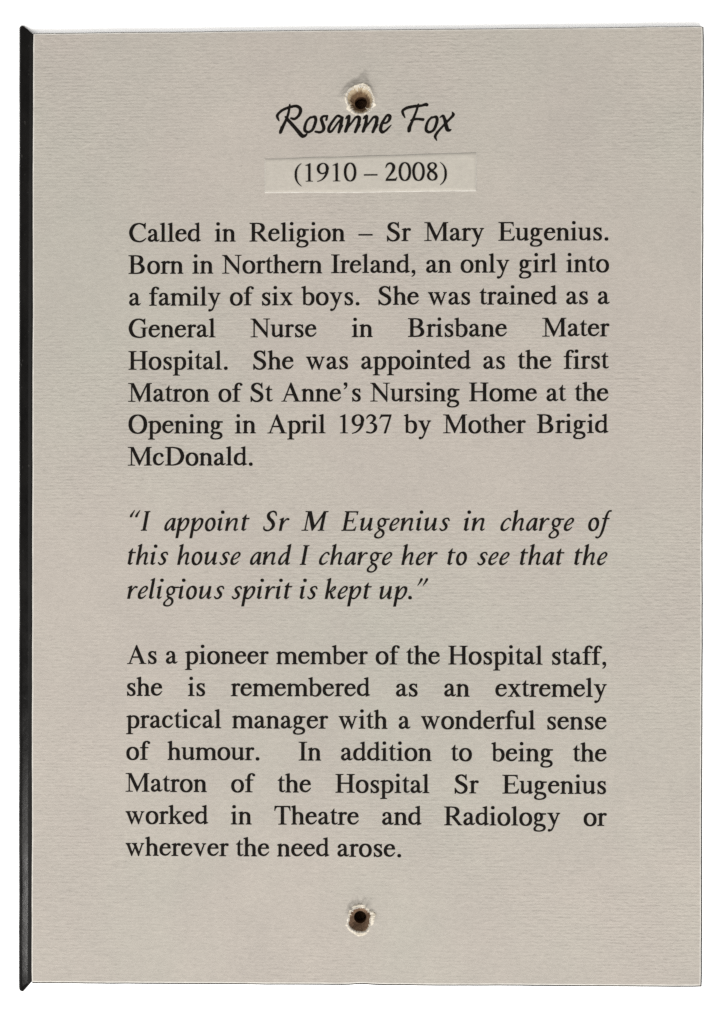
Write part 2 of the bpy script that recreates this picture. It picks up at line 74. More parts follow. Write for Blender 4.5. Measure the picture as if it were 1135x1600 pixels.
  'g': (500, '126,-282 70,-273 40,-262 24,-252 10,-240 1,-224 -4,-208 -5,-188 3,-144 12,-124 28,-102 96,-36 172,18 142,52 128,76 126,88 127,108 133,122 151,144 132,168 123,186 114,214 111,238 112,274 117,302 128,334 141,360 167,394 200,422 238,445 288,461 310,463 348,461 372,453 396,437 430,430 560,437 564,434 564,428 555,384 550,379 434,377 439,344 439,316 430,266 419,238 408,218 392,196 370,174 330,144 282,124 246,117 202,120 196,116 195,110 204,103 238,82 306,52 321,42 338,24 358,-4 374,-42 378,-64 377,-102 368,-136 346,-176 314,-211 286,-234 240,-261 210,-272 172,-280;152,-226 196,-220 214,-214 232,-203 250,-189 264,-173 274,-156 286,-130 292,-96 282,-64 268,-42 252,-23 222,-5 216,-6 186,-28 138,-68 97,-112 80,-144 73,-182 79,-200 92,-209 110,-217 134,-224;271,180 286,181 297,186 314,203 326,220 345,262 352,306 346,346 339,362 330,376 316,388 304,395 276,401 262,398 252,393 236,378 225,362 214,342 204,314 198,272 203,240 218,208 240,188 254,182'),
  'h': (500, '354,-12 336,-4 316,22 302,25 298,32 311,102 311,120 365,332 367,360 366,380 360,385 348,388 336,387 324,381 278,340 229,276 178,194 161,162 129,-4 122,-6 34,-6 28,-5 26,0 150,654 146,657 110,647 104,648 100,652 100,676 108,684 222,738 256,745 262,744 265,738 258,698 261,686 188,296 192,298 231,358 260,390 294,422 326,442 356,452 378,456 408,457 424,455 438,449 450,438 461,414 462,388 456,336 405,152 389,66 392,54 396,51 420,61 453,80 462,81 473,74 474,62 444,32 402,2 374,-11'),
  'i': (278, '112,-12 93,-2 72,23 48,24 44,30 110,382 106,386 72,376 64,377 61,382 60,406 65,410 118,436 126,445 140,447 186,468 222,474 226,468 223,448 226,438 153,56 156,52 170,57 216,81 224,81 229,76 232,72 232,62 202,32 160,2 132,-11;226,598 201,606 188,615 180,626 173,648 173,674 176,686 189,706 212,719 228,722 250,722 274,717 294,702 304,684 307,654 303,632 293,618 276,604 252,598'),
  'k': (444, '302,-10 282,-4 264,6 247,22 237,38 229,58 222,88 203,210 200,212 190,216 167,190 129,-4 122,-6 32,-6 28,-4 26,0 150,654 146,657 110,647 104,648 100,652 100,676 108,684 222,738 258,745 263,744 265,738 258,698 261,686 183,272 188,274 220,312 289,398 314,422 340,441 376,456 396,459 410,458 420,454 429,446 435,436 438,424 437,396 429,370 418,350 398,326 370,299 332,269 304,252 264,234 293,188 304,166 329,84 344,55 348,55 395,86 406,84 414,76 412,62 362,8 334,-8;245,276 284,292 316,316 351,358 363,378 366,391 354,388 330,368 247,280'),
  'l': (278, '112,-12 93,-2 72,23 48,24 45,28 44,32 162,654 158,657 122,647 116,648 112,652 112,676 120,684 234,738 272,745 277,738 270,698 273,684 153,56 156,52 170,57 216,81 224,81 229,76 232,72 232,62 202,32 160,2 132,-11'),
  'n': (556, '394,-12 376,-4 355,22 342,25 338,30 351,102 351,120 400,306 406,344 405,382 390,388 370,390 352,388 340,382 293,340 250,286 200,208 175,162 143,-4 136,-6 48,-6 41,-4 40,6 112,382 108,386 74,376 66,377 63,382 62,400 66,410 120,436 128,446 142,447 190,469 218,474 226,473 228,466 225,448 228,438 202,296 242,354 272,389 310,423 338,441 384,455 438,459 472,453 481,448 492,437 499,422 502,406 498,346 445,152 429,64 432,52 436,51 460,61 493,80 502,81 513,74 514,62 484,32 442,2 414,-11'),
  'o': (444, '166,-27 134,-20 102,-2 72,32 53,70 42,124 41,180 48,234 63,288 85,336 110,374 142,408 176,434 228,458 268,469 308,471 346,463 372,448 395,426 417,390 429,354 436,298 435,258 427,204 413,156 393,112 371,76 333,36 311,18 278,-2 232,-19 200,-26;229,40 242,42 266,65 286,92 302,122 317,160 325,190 333,258 332,282 326,318 318,344 308,362 292,383 282,392 264,401 244,405 232,401 211,380 191,354 174,322 153,260 144,198 144,168 147,142 155,110 165,88 179,66 190,55 206,46'),
  'p': (500, '-2,-276 -10,-264 -9,-252 112,382 112,385 108,386 74,376 66,377 63,382 63,408 120,436 128,445 142,447 190,469 218,474 226,473 228,466 225,448 228,438 204,303 259,380 300,420 338,447 366,458 402,460 434,454 464,440 482,426 496,402 500,380 499,340 490,290 477,246 457,198 425,142 396,102 357,56 315,18 282,-2 260,-11 236,-17 200,-18 174,-13 146,4 94,-264 88,-268 58,-268;210,42 226,41 254,47 270,55 285,68 306,92 332,128 364,188 380,226 391,260 401,328 400,348 394,366 384,380 366,393 354,395 333,382 306,360 276,328 224,250 177,156 171,142 158,70 188,48'),
  'r': (389, '52,-6 48,-2 48,6 120,382 116,386 82,376 74,377 71,382 72,408 128,436 136,445 150,447 198,469 232,473 236,468 233,448 236,438 217,342 218,335 264,394 298,427 328,448 350,456 374,457 418,445 430,432 434,420 432,400 420,385 405,374 392,371 374,372 342,390 328,385 306,369 283,346 254,309 225,266 191,202 151,-4 144,-6'),
  's': (389, '118,-20 98,-15 80,-3 42,46 36,56 34,70 39,86 48,94 56,98 76,97 126,48 140,41 154,40 186,51 214,73 229,96 235,124 232,148 226,164 179,222 150,272 139,298 135,324 136,342 142,366 150,384 163,402 188,424 220,443 252,456 302,466 336,466 368,458 382,447 394,432 413,378 413,358 402,344 382,338 370,339 364,343 354,356 337,402 328,408 308,411 276,407 248,394 236,378 229,352 230,340 237,326 276,276 312,234 330,202 336,170 336,146 331,118 319,90 302,66 278,40 232,7 202,-7 172,-16 144,-20'),
  't': (333, '132,-12 113,-2 92,23 68,24 64,30 134,404 132,409 96,420 94,426 97,444 104,454 147,478 234,582 238,584 262,584 266,580 266,572 246,459 364,458 370,454 371,448 358,412 352,406 244,406 240,404 173,56 176,52 190,57 236,81 244,81 249,76 252,72 252,62 222,32 180,2 152,-11'),
  'u': (556, '122,-13 102,-6 80,13 66,36 60,58 61,82 73,120 68,128 68,136 115,382 112,386 76,376 70,377 66,382 66,408 122,436 130,445 146,447 190,468 222,474 228,473 231,470 228,448 231,436 173,132 170,125 160,122 155,100 155,88 160,70 166,59 172,57 206,71 242,104 298,172 345,244 377,300 407,456 414,458 508,457 510,448 435,56 438,52 452,57 498,81 506,80 513,74 514,64 512,58 484,32 454,10 436,-2 414,-11 396,-12 386,-10 372,0 354,23 328,25 326,36 350,171 282,80 232,30 204,11 172,-5 146,-12'),
  '“': (500, '134,472 122,476 112,484 102,506 104,528 122,562 156,609 216,679 274,739 280,741 288,740 294,732 293,720 233,606 210,550 194,498 184,486 168,477 150,472;324,472 312,476 302,484 292,506 294,528 312,562 346,609 406,679 464,739 470,741 478,740 484,732 483,720 423,606 400,550 384,498 374,486 358,477 340,472'),
  '”': (500, '108,469 101,476 101,490 142,558 162,598 186,656 206,718 220,732 242,741 264,743 278,739 289,730 295,720 298,708 298,694 295,684 270,640 237,596 182,535 120,471;298,469 291,476 291,490 332,558 352,598 376,656 396,718 410,732 432,741 454,743 468,739 479,730 485,720 488,708 488,694 485,684 460,640 427,596 372,535 310,471'),
 },
 'D': {
  '(': (333, '294,-178 219,-126 177,-90 142,-50 105,8 77,64 57,124 50,178 48,258 51,334 61,390 81,446 109,500 140,546 176,590 221,626 296,677 303,672 302,662 220,576 199,548 180,510 164,468 148,412 140,368 136,320 136,180 138,150 146,96 159,46 174,4 199,-48 230,-89 302,-162 303,-174'),
  ')': (333, '36,-178 30,-172 30,-163 114,-75 134,-48 152,-12 174,46 185,88 193,132 197,180 197,320 195,350 187,404 169,468 147,524 124,562 99,592 30,662 30,672 38,677 123,618 158,588 194,546 232,486 264,416 276,376 283,322 285,242 282,166 272,110 255,62 224,0 190,-50 155,-92 114,-126 42,-176'),
  '0': (500, '232,-15 180,-5 134,17 118,30 100,49 67,100 45,154 28,224 21,290 21,372 28,438 45,508 67,562 96,608 126,638 164,661 190,670 214,675 264,677 320,667 363,646 382,632 399,614 433,562 455,508 472,438 479,372 479,290 472,224 455,154 433,100 400,49 382,30 366,17 326,-3 286,-13;246,24 254,23 274,32 298,50 323,82 345,120 361,162 373,208 380,252 384,304 384,358 379,418 370,466 355,518 336,560 307,602 282,625 250,639 224,629 202,611 177,580 154,540 139,498 127,454 120,410 116,358 116,304 121,244 130,196 145,144 164,102 193,60 216,38'),
  '1': (500, '120,-1 117,4 117,16 119,18 190,25 204,33 210,46 210,520 202,578 170,584 114,572 110,574 110,588 116,594 282,676 298,677 302,672 302,46 308,34 322,25 393,18 395,14 395,2 390,-1'),
  '2': (500, '32,-1 32,4 63,34 51,46 49,52 51,60 150,194 204,274 238,332 279,426 287,454 291,482 287,528 273,566 260,584 248,594 230,607 208,616 170,604 127,576 105,550 63,478 56,472 48,473 39,482 38,494 62,576 76,606 94,626 120,648 152,665 190,675 222,676 248,673 278,664 310,649 344,626 365,606 382,579 395,546 400,506 399,470 392,434 367,372 330,312 122,78 370,77 419,92 447,136 454,139 472,139 475,136 463,102 427,4 422,-1'),
  '8': (500, '238,-10 184,1 156,13 127,30 106,48 91,64 78,84 62,120 53,156 52,182 55,206 63,232 79,266 100,300 119,322 154,354 113,398 91,430 78,456 70,482 66,504 66,524 74,558 88,584 108,609 128,627 156,643 196,658 232,665 268,666 320,656 364,636 385,622 398,608 410,592 419,572 425,546 425,520 421,502 408,474 384,442 352,407 293,366 370,308 403,272 425,236 439,204 447,172 448,146 443,114 432,82 413,50 392,29 360,11 324,-2 284,-9;254,30 272,34 294,44 310,55 323,68 334,84 346,114 352,140 352,160 339,194 310,233 282,258 206,309 172,283 155,256 147,214 150,164 166,110 187,74 220,46;239,408 290,429 308,442 325,470 335,510 335,532 332,552 318,585 309,596 289,610 256,624 224,613 192,592 168,560 158,528 161,500 178,466 204,436'),
  '9': (500, '52,-17 45,-12 42,-6 43,4 48,11 124,36 162,53 195,76 236,114 268,153 295,192 320,240 339,292 336,293 304,275 270,264 244,260 212,260 176,266 142,277 111,294 84,314 63,340 48,368 35,406 30,432 29,474 31,494 38,528 49,560 70,595 95,620 126,640 178,662 224,673 276,675 320,669 352,658 395,632 434,592 456,552 472,498 475,468 473,448 461,424 444,318 423,262 394,206 360,155 314,105 270,69 226,40 186,20 142,5 58,-17;232,304 262,310 300,326 332,350 354,372 357,426 349,450 357,468 357,482 353,526 346,556 329,594 314,614 292,631 264,639 246,637 218,625 192,607 170,585 157,566 145,538 132,478 131,448 135,418 144,388 158,358 170,341 188,324 214,309'),
  '–': (500, '2,197 -1,202 -1,242 4,247 496,247 501,242 501,202 496,197'),
 },
}
HEADING = [
 '-9852,57727 -10078,57799 -10332,58012 -11125,59047 -12257,60339 -12313,60297 -12539,59790 -13048,58551 -13190,58424 -13331,58383 -13472,58412 -13543,58525 -13515,58892 -13331,59343 -13317,59512 -13133,59681 -12582,60722 -12568,60835 -12667,61034 -12667,61118 -12597,61203 -12427,61202 -12370,61258 -12116,62188 -12173,62231 -12314,62203 -12880,61939 -13262,61659 -13502,61378 -13587,61181 -13417,60473 -13473,60361 -13615,60390 -13926,60815 -14054,61127 -14025,61353 -13785,61718 -13276,62195 -12654,62530 -12031,62752 -11947,63034 -11862,63118 -11791,63118 -11734,63089 -11720,62892 -11664,62849 -11013,62972 -10730,62970 -10448,62884 -10108,62670 -9910,62372 -9868,62117 -9882,61835 -9966,61582 -10136,61272 -10334,61019 -10673,60711 -10927,60557 -11182,60502 -11408,60532 -11734,60717 -11804,60802 -11804,60887 -11719,60971 -11635,61013 -11126,60925 -10815,61135 -10631,61360 -10475,61698 -10419,61980 -10447,62206 -10504,62319 -10631,62405 -10928,62519 -11211,62507 -11720,62369 -11847,61593 -12045,60945 -12031,60874 -11493,60320 -9767,58376 -9597,58290 -9145,58471 -9060,58442 -9046,58358 -9103,58160 -9258,57964 -9569,57768',
 '-9117,58429 -9315,58486 -9527,58615 -9668,58757 -9739,58955 -9753,59209 -9711,59547 -9499,60195 -9217,60645 -8722,61108 -8609,61150 -8440,61135 -8016,61273 -7818,61244 -7648,61116 -7563,60946 -7507,60720 -7507,60466 -7577,60071 -7845,59338 -8071,58945 -8326,58692 -8721,58483;-8990,58865 -8834,58879 -8594,59004 -8467,59145 -8340,59370 -8128,59961 -8015,60440 -8030,60723 -8100,60836 -8355,60809 -8609,60726 -8892,60446 -9033,60193 -9202,59685 -9259,59149 -9202,58980',
 '-7294,58404 -7887,58562 -7972,58634 -8001,58718 -7930,58831 -7803,58901 -7153,58812 -6927,58896 -6814,59022 -6771,59191 -6786,59389 -7153,60548 -7153,60717 -7097,60901 -6885,61167 -6645,61293 -6476,61334 -5854,61330 -5798,61245 -5797,61104 -5910,60540 -6023,60400 -6164,60359 -6292,60458 -6292,60571 -6207,60909 -6221,60966 -6532,60939 -6645,60771 -6631,60601 -6221,59498 -6220,59216 -6305,58962 -6475,58709 -6729,58527 -6983,58430',
 '-4215,58400 -4356,58485 -4384,58641 -4046,60106 -4159,60022 -5048,58729 -5288,58519 -5514,58450 -5768,58494 -5938,58650 -5994,58876 -5994,59130 -5910,59468 -5486,60171 -4752,61126 -4470,61336 -4244,61391 -4018,61347 -3651,61119 -3482,61076 -3397,61005 -3369,60920 -3566,59793 -3552,59736 -3453,59735 -3424,59651 -3805,58919 -3932,58567 -4045,58441;-5472,58901 -5345,58957 -5006,59392 -4300,60361 -3933,60754 -3947,60839 -4300,60968 -4385,60926 -4554,60758 -5133,59915 -5387,59465 -5514,59071 -5514,58958',
 '-1674,58413 -1801,58512 -1829,58654 -1322,60005 -1209,60653 -1237,60738 -1308,60780 -1392,60767 -1491,60683 -2211,59742 -2648,59223 -2817,58716 -2888,58618 -3029,58520 -3170,58492 -3269,58521 -3339,58648 -3354,58804 -2959,60015 -2846,60635 -2888,60719 -3030,60622 -3114,60622 -3171,60665 -3171,60749 -2987,61143 -2635,61353 -2536,61366 -2437,61323 -2338,61224 -2282,61111 -2408,60068 -2324,60109 -1703,60994 -1477,61162 -1195,61231 -969,61201 -800,61102 -673,60932 -645,60734 -659,60537 -813,59861 -799,59832 -686,59817 -672,59747 -1124,59073 -1349,58566 -1504,58426',
 '1077,58397 950,58496 922,58637 1429,59988 1542,60636 1514,60721 1443,60763 1359,60750 1260,60666 541,59725 104,59206 -65,58700 -136,58601 -277,58503 -418,58476 -517,58505 -587,58632 -601,58787 -207,59998 -94,60618 -137,60703 -278,60605 -362,60605 -419,60648 -419,60733 -236,61126 117,61336 216,61349 315,61306 413,61207 470,61094 343,60051 428,60093 1048,60977 1274,61145 1556,61214 1782,61184 1951,61085 2078,60915 2106,60717 2092,60520 1937,59844 1951,59816 2064,59801 2078,59730 1627,59056 1402,58550 1247,58410',
 '2615,58331 2474,58374 2318,58488 2191,58658 2107,58856 2107,59251 2247,59786 2543,60348 3135,61218 3304,61358 3459,61442 3657,61455 3798,61426 4023,61269 4122,61071 4108,60789 3995,60480 3812,60227 3488,59947 3206,59836 2811,59825 2671,59360 2643,59022 2727,58852 2840,58838 3206,59061 3545,59397 3996,59747 4094,59746 4123,59662 3601,59002 3362,58736 2953,58428 2784,58359;3023,60148 3234,60203 3460,60427 3600,60849 3586,60934 3544,60990 3431,60977 3276,60738 2995,60232 2980,60176',
 '6730,58490 6617,58561 6547,58689 6546,59111 6589,59337 7081,60236 7067,60292 6983,60377 6983,60462 7236,60643 7292,60713 7729,61753 7926,62344 7883,62372 7686,62360 6785,62196 6419,62072 6080,61876 6038,61792 6038,61679 6278,60832 6264,60776 6194,60720 6081,60777 5771,61188 5658,61400 5573,61739 5644,62020 5799,62202 6108,62412 6390,62565 6785,62689 7714,62838 8080,62850 8207,62990 8277,63046 8362,63018 8432,62876 8503,62862 8813,62902 9376,63124 9573,63122 9714,63065 9840,62952 9883,62811 9855,62698 9714,62572 9545,62545 9320,62603 8334,62398 8151,61779 7799,60879 7799,60823 7856,60794 8504,60790 9123,60744 9264,60603 9236,60420 9123,60308 8983,60266 8307,60397 8025,60399 7602,60345 7208,59361 7124,58699 6927,58517',
 '9856,58317 9659,58374 9448,58502 9307,58644 9237,58842 9222,59095 9265,59433 9475,60080 9757,60529 10249,60991 10362,61033 10531,61017 10953,61156 11150,61126 11319,60999 11404,60829 11460,60603 11460,60350 11390,59956 11123,59225 10898,58832 10645,58580 10250,58371;9983,58753 10138,58766 10377,58891 10504,59031 10630,59256 10841,59846 10953,60325 10939,60606 10869,60720 10616,60693 10362,60610 10081,60330 9940,60077 9771,59571 9715,59036 9772,58867',
 '11124,57140 10828,57452 10701,57650 10659,57876 10701,58072 11039,58592 12164,59782 12234,59894 12150,60402 11995,60811 11938,60840 11657,60743 11573,60800 11573,60884 11938,61234 12079,61290 12220,61261 12332,61204 12431,61076 12698,60455 12755,60426 12980,60636 13430,61155 13500,61323 13472,61661 13514,61731 13598,61717 13823,61575 13950,61433 13992,61292 13950,61123 13824,60927 12881,60003 12825,59919 13065,59101 13205,58987 13402,59028 13459,59014 13473,58929 13417,58789 13290,58663 13121,58579 12868,58567 12699,58610 12502,58822 12418,59020 12347,59359 12305,59401 12277,59387 11545,58560 11194,58013 11123,57760 11236,57224 11180,57154',
]
LINES = [
 ('Called in Religion – Sr Mary Eugenius.', 'R', -37.098, 41.598, -0.00077, 473.9, 4.375, 18, 1.0),
 ('Born in Northern Ireland, an only girl into', 'R', -37.186, 36.577, 0.00015, 295.6, 4.375, 11, 1.0),
 ('a family of six boys.  She was trained as a', 'R', -37.093, 31.585, 2e-05, 289.4, 4.375, 25, 1.0),
 ('General Nurse in Brisbane Mater', 'R', -37.152, 26.584, 0.00015, 1230.5, 4.375, 22, 1.0),
 ('Hospital.  She was appointed as the first', 'R', -37.18, 21.553, -0.00011, 410.6, 4.375, 13, 1.0),
 ('Matron of St Anne’s Nursing Home at the', 'R', -37.248, 16.511, -0.00011, 297.4, 4.375, 6, 1.0),
 ('Opening in April 1937 by Mother Brigid', 'R', -37.176, 11.54, 2e-05, 391.0, 4.375, 22, 1.0),
 ('McDonald.', 'R', -37.284, 6.509, 0.00013, 0, 4.375, 6, 1.0061),
 ('“I appoint Sr M Eugenius in charge of', 'I', -36.967, -3.725, 0.0007, 468.4, 4.4, 102, 1.0),
 ('this house and I charge her to see that the', 'I', -37.308, -9.058, 0.00074, 311.7, 4.4, 64, 1.0),
 ('religious spirit is kept up.”', 'I', -37.366, -14.4, 0.00099, 246.3, 4.4, 48, 1.0),
 ('As a pioneer member of the Hospital staff,', 'R', -37.392, -24.604, 0.00105, 270.3, 4.375, 9, 1.0),
 ('she is remembered as an extremely', 'R', -37.39, -29.625, 0.00105, 888.5, 4.375, 45, 1.0),
 ('practical manager with a wonderful sense', 'R', -37.529, -34.667, 0.00053, 360.4, 4.375, -1, 1.0),
 ('of humour.  In addition to being the', 'R', -37.497, -39.648, 0.00026, 667.3, 4.375, 18, 1.0),
 ('Matron of the Hospital Sr Eugenius', 'R', -37.615, -44.659, 0.00013, 842.8, 4.375, 6, 1.0),
 ('worked in Theatre and Radiology or', 'R', -37.613, -49.711, 0.00133, 786.8, 4.375, 16, 1.0),
 ('wherever the need arose.', 'R', -37.611, -54.712, 0.0017, 255.3, 4.375, 16, 1.0),
]
DATE = ('(1910 – 2008)', 'D', -11.059, 50.876, 0.00373, 251.2, 4.27, 48, 1.0)
CARD = [[-52.256, 74.404], [52.472, 74.708], [52.228, -74.406], [-52.444, -74.716]]
LABEL = [[-15.657, 54.437], [17.263, 55.236], [17.235, 49.384], [-15.675, 49.277]]
HOLE_TOP = [-0.773, 63.61]
HOLE_LOW = [-0.822, -64.44]
STRIP = [[-54.694, 76.197], [-52.256, 74.354], [-52.444, -74.666], [-54.677, -76.655]]
CAM_POS = [8.5863, -0.832, 289.9632]
CAM_ROT = [0.000233, 0.030798, 0.000399]
FOCAL_PX = 2900.0

# card surface sits CARD_Z millimetres above the white surface
CARD_Z = 1.65
CARD_T = 0.38

# ------------------------------------------------------------------ camera
cd = bpy.data.cameras.new('camera')
cam = bpy.data.objects.new('camera', cd)
COL.objects.link(cam)
scene.camera = cam
cd.sensor_fit = 'VERTICAL'
cd.sensor_height = 24.0
cd.lens = FOCAL_PX / 1600.0 * 24.0
cd.clip_start = 0.01
cd.clip_end = 50.0
cam.location = (CAM_POS[0] * MM, CAM_POS[1] * MM, (CAM_POS[2] + CARD_Z) * MM)
cam.rotation_euler = Euler(CAM_ROT, 'XYZ')

# ------------------------------------------------------------------ light
world = bpy.data.worlds.new('World')
scene.world = world
world.use_nodes = True
bg = world.node_tree.nodes['Background']
bg.inputs['Color'].default_value = (1.0, 0.99, 0.97, 1)
bg.inputs['Strength'].default_value = 0.60

def area_lamp(name, loc, target, sx, sy, power, color):
    ld = bpy.data.lights.new(name, 'AREA')
    ld.shape = 'RECTANGLE'
    ld.size, ld.size_y = sx, sy
    ld.energy = power
    ld.color = color
    ob = bpy.data.objects.new(name, ld)
    COL.objects.link(ob)
    ob.location = loc
    ob.rotation_euler = (Vector(target) - Vector(loc)).to_track_quat('-Z', 'Y').to_euler()
    return ob

# window-like key from below right of the card, soft fill added above left for falloff across the card, small lamp on the left
area_lamp('key_light', (0.36, -0.80, 0.95), (0, 0, 0), 0.45, 0.45, 23.5, (1.0, 0.985, 0.96))
area_lamp('fill_light', (-0.62, -0.16, 1.0), (-0.1, 0, 0), 1.0, 1.0, 9.6, (1.0, 0.985, 0.96))
area_lamp('side_lamp', (-0.564, -0.180, 0.297), (-0.05, -0.06, 0), 0.045, 0.045, 1.0, (1.0, 0.98, 0.95))

vs = scene.view_settings
vs.view_transform = 'Standard'
vs.look = 'None'
vs.exposure = 0.0
vs.gamma = 1.0
vs.use_curve_mapping = False
scene.cycles.max_bounces = 6
scene.cycles.use_denoising = False

# ------------------------------------------------------------------ materials
def material(name):
    m = bpy.data.materials.new(name)
    m.use_nodes = True
    nt = m.node_tree
    b = nt.nodes['Principled BSDF']
    return m, nt, b

def node(nt, kind, **kw):
    n = nt.nodes.new(kind)
    for k, v in kw.items():
        if k in n.inputs:
            n.inputs[k].default_value = v
        else:
            setattr(n, k, v)
    return n

def link(nt, a, b):
    nt.links.new(a, b)

def scaled(nt, src, sc):
    mp = node(nt, 'ShaderNodeMapping')
    mp.inputs['Scale'].default_value = sc
    link(nt, src, mp.inputs['Vector'])
    return mp.outputs['Vector']

def noise_tex(nt, vec, scale=1.0, detail=3.0, rough=0.5):
    n = node(nt, 'ShaderNodeTexNoise')
    n.inputs['Scale'].default_value = scale
    n.inputs['Detail'].default_value = detail
    n.inputs['Roughness'].default_value = rough
    link(nt, vec, n.inputs['Vector'])
    return n.outputs['Fac']

def ramp(nt, fac, stops):
    r = node(nt, 'ShaderNodeValToRGB')
    e = r.color_ramp.elements
    e[0].position, e[0].color = stops[0][0], stops[0][1]
    e[1].position, e[1].color = stops[-1][0], stops[-1][1]
    for p, c in stops[1:-1]:
        q = e.new(p)
        q.color = c
    link(nt, fac, r.inputs['Fac'])
    return r.outputs['Color']

def mix(nt, fac, a, b, mode='MIX'):
    n = node(nt, 'ShaderNodeMix', data_type='RGBA', blend_type=mode)
    if isinstance(fac, float):
        n.inputs[0].default_value = fac
    else:
        link(nt, fac, n.inputs[0])
    for k, v in ((6, a), (7, b)):
        if isinstance(v, tuple):
            n.inputs[k].default_value = v
        else:
            link(nt, v, n.inputs[k])
    return n.outputs[2]

def math_node(nt, op, a, b):
    n = node(nt, 'ShaderNodeMath', operation=op)
    for k, v in ((0, a), (1, b)):
        if isinstance(v, (int, float)):
            n.inputs[k].default_value = v
        else:
            link(nt, v, n.inputs[k])
    return n.outputs[0]

def g(v, a=1.0):
    return (v, v, v, a)

def paper(name, base, green, relief, seed):
    """uncoated laid card: faint horizontal lines, fibres, fine tooth, patchy tint"""
    m, nt, b = material(name)
    co = node(nt, 'ShaderNodeTexCoord').outputs['Object']
    off = node(nt, 'ShaderNodeMapping')
    off.inputs['Location'].default_value = (seed, seed * .7, seed * .3)
    link(nt, co, off.inputs['Vector'])
    co = off.outputs['Vector']
    wv = node(nt, 'ShaderNodeTexWave', wave_type='BANDS', bands_direction='Y', wave_profile='SIN')
    wv.inputs['Scale'].default_value = 1.0
    wv.inputs['Distortion'].default_value = 3.2
    wv.inputs['Detail'].default_value = 3.0
    wv.inputs['Detail Scale'].default_value = 0.35
    link(nt, scaled(nt, co, (260, 640, 40)), wv.inputs['Vector'])                # laid lines about half a millimetre apart
    streak = noise_tex(nt, scaled(nt, co, (480, 1300, 50)), 1.0, 3.0, 0.6)
    lines = math_node(nt, 'ADD', math_node(nt, 'MULTIPLY', wv.outputs['Fac'], 0.15), streak)
    dash = noise_tex(nt, scaled(nt, co, (900, 1650, 50)), 1.0, 2.0, 0.55)
    tooth = noise_tex(nt, scaled(nt, co, (2100, 2600, 300)), 1.0, 4.0, 0.65)
    where = noise_tex(nt, scaled(nt, co, (26, 40, 10)), 1.0, 2.0, 0.5)
    amp = ramp(nt, where, [(0.34, g(0.12)), (0.66, g(1.15))])
    h = math_node(nt, 'ADD', math_node(nt, 'MULTIPLY', math_node(nt, 'ADD', lines, math_node(nt, 'MULTIPLY', dash, 1.0)), amp),
                  math_node(nt, 'MULTIPLY', tooth, 0.75))
    bump = node(nt, 'ShaderNodeBump')
    bump.inputs['Strength'].default_value = relief
    bump.inputs['Distance'].default_value = 0.00012
    link(nt, h, bump.inputs['Height'])
    link(nt, bump.outputs['Normal'], b.inputs['Normal'])
    tint = noise_tex(nt, scaled(nt, co, (19, 14, 5)), 1.0, 5.0, 0.6)
    fleck = noise_tex(nt, scaled(nt, co, (700, 1300, 60)), 1.0, 3.0, 0.7)
    c = mix(nt, ramp(nt, tint, [(0.45, g(0)), (0.70, g(0.9))]), base, green)
    c = mix(nt, 1.0, c, ramp(nt, fleck, [(0.18, g(0.80)), (0.36, g(0.965)), (0.6, g(1.0)), (0.85, g(1.05))]), 'MULTIPLY')
    blot = noise_tex(nt, scaled(nt, co, (75, 60, 10)), 1.0, 5.0, 0.6)
    c = mix(nt, 1.0, c, ramp(nt, blot, [(0.28, (0.945, 0.945, 0.95, 1)), (0.72, (1.045, 1.042, 1.035, 1))]), 'MULTIPLY')
    c = mix(nt, 1.0, c, ramp(nt, tooth, [(0.25, g(0.93)), (0.75, g(1.06))]), 'MULTIPLY')
    link(nt, c, b.inputs['Base Color'])
    b.inputs['Roughness'].default_value = 0.85
    b.inputs['Specular IOR Level'].default_value = 0.25
    return m

M = {}
M['card'] = paper('laid_card', (0.259, 0.2365, 0.2115, 1), (0.240, 0.2325, 0.2035, 1), 0.95, 0.0)
M['slip'] = paper('date_slip_paper', (0.283, 0.262, 0.231, 1), (0.276, 0.260, 0.229, 1), 0.2, 3.1)

m, nt, b = material('cut_paper_core')
co = node(nt, 'ShaderNodeTexCoord').outputs['Object']
f = noise_tex(nt, scaled(nt, co, (900, 900, 900)), 1.0, 3.0, 0.6)
link(nt, ramp(nt, f, [(0.3, (0.30, 0.285, 0.26, 1)), (0.7, (0.40, 0.385, 0.355, 1))]), b.inputs['Base Color'])
b.inputs['Roughness'].default_value = 0.9
M['core'] = m

m, nt, b = material('torn_paper_fibre')
co = node(nt, 'ShaderNodeTexCoord').outputs['Object']
f = noise_tex(nt, scaled(nt, co, (1300, 1300, 1300)), 1.0, 4.0, 0.7)
link(nt, ramp(nt, f, [(0.26, (0.25, 0.21, 0.16, 1)), (0.44, (0.38, 0.345, 0.285, 1)), (0.72, (0.45, 0.42, 0.365, 1))]), b.inputs['Base Color'])
bp = node(nt, 'ShaderNodeBump')
bp.inputs['Strength'].default_value = 0.35
bp.inputs['Distance'].default_value = 0.0002
link(nt, f, bp.inputs['Height'])
link(nt, bp.outputs['Normal'], b.inputs['Normal'])
b.inputs['Roughness'].default_value = 0.95
M['torn'] = m

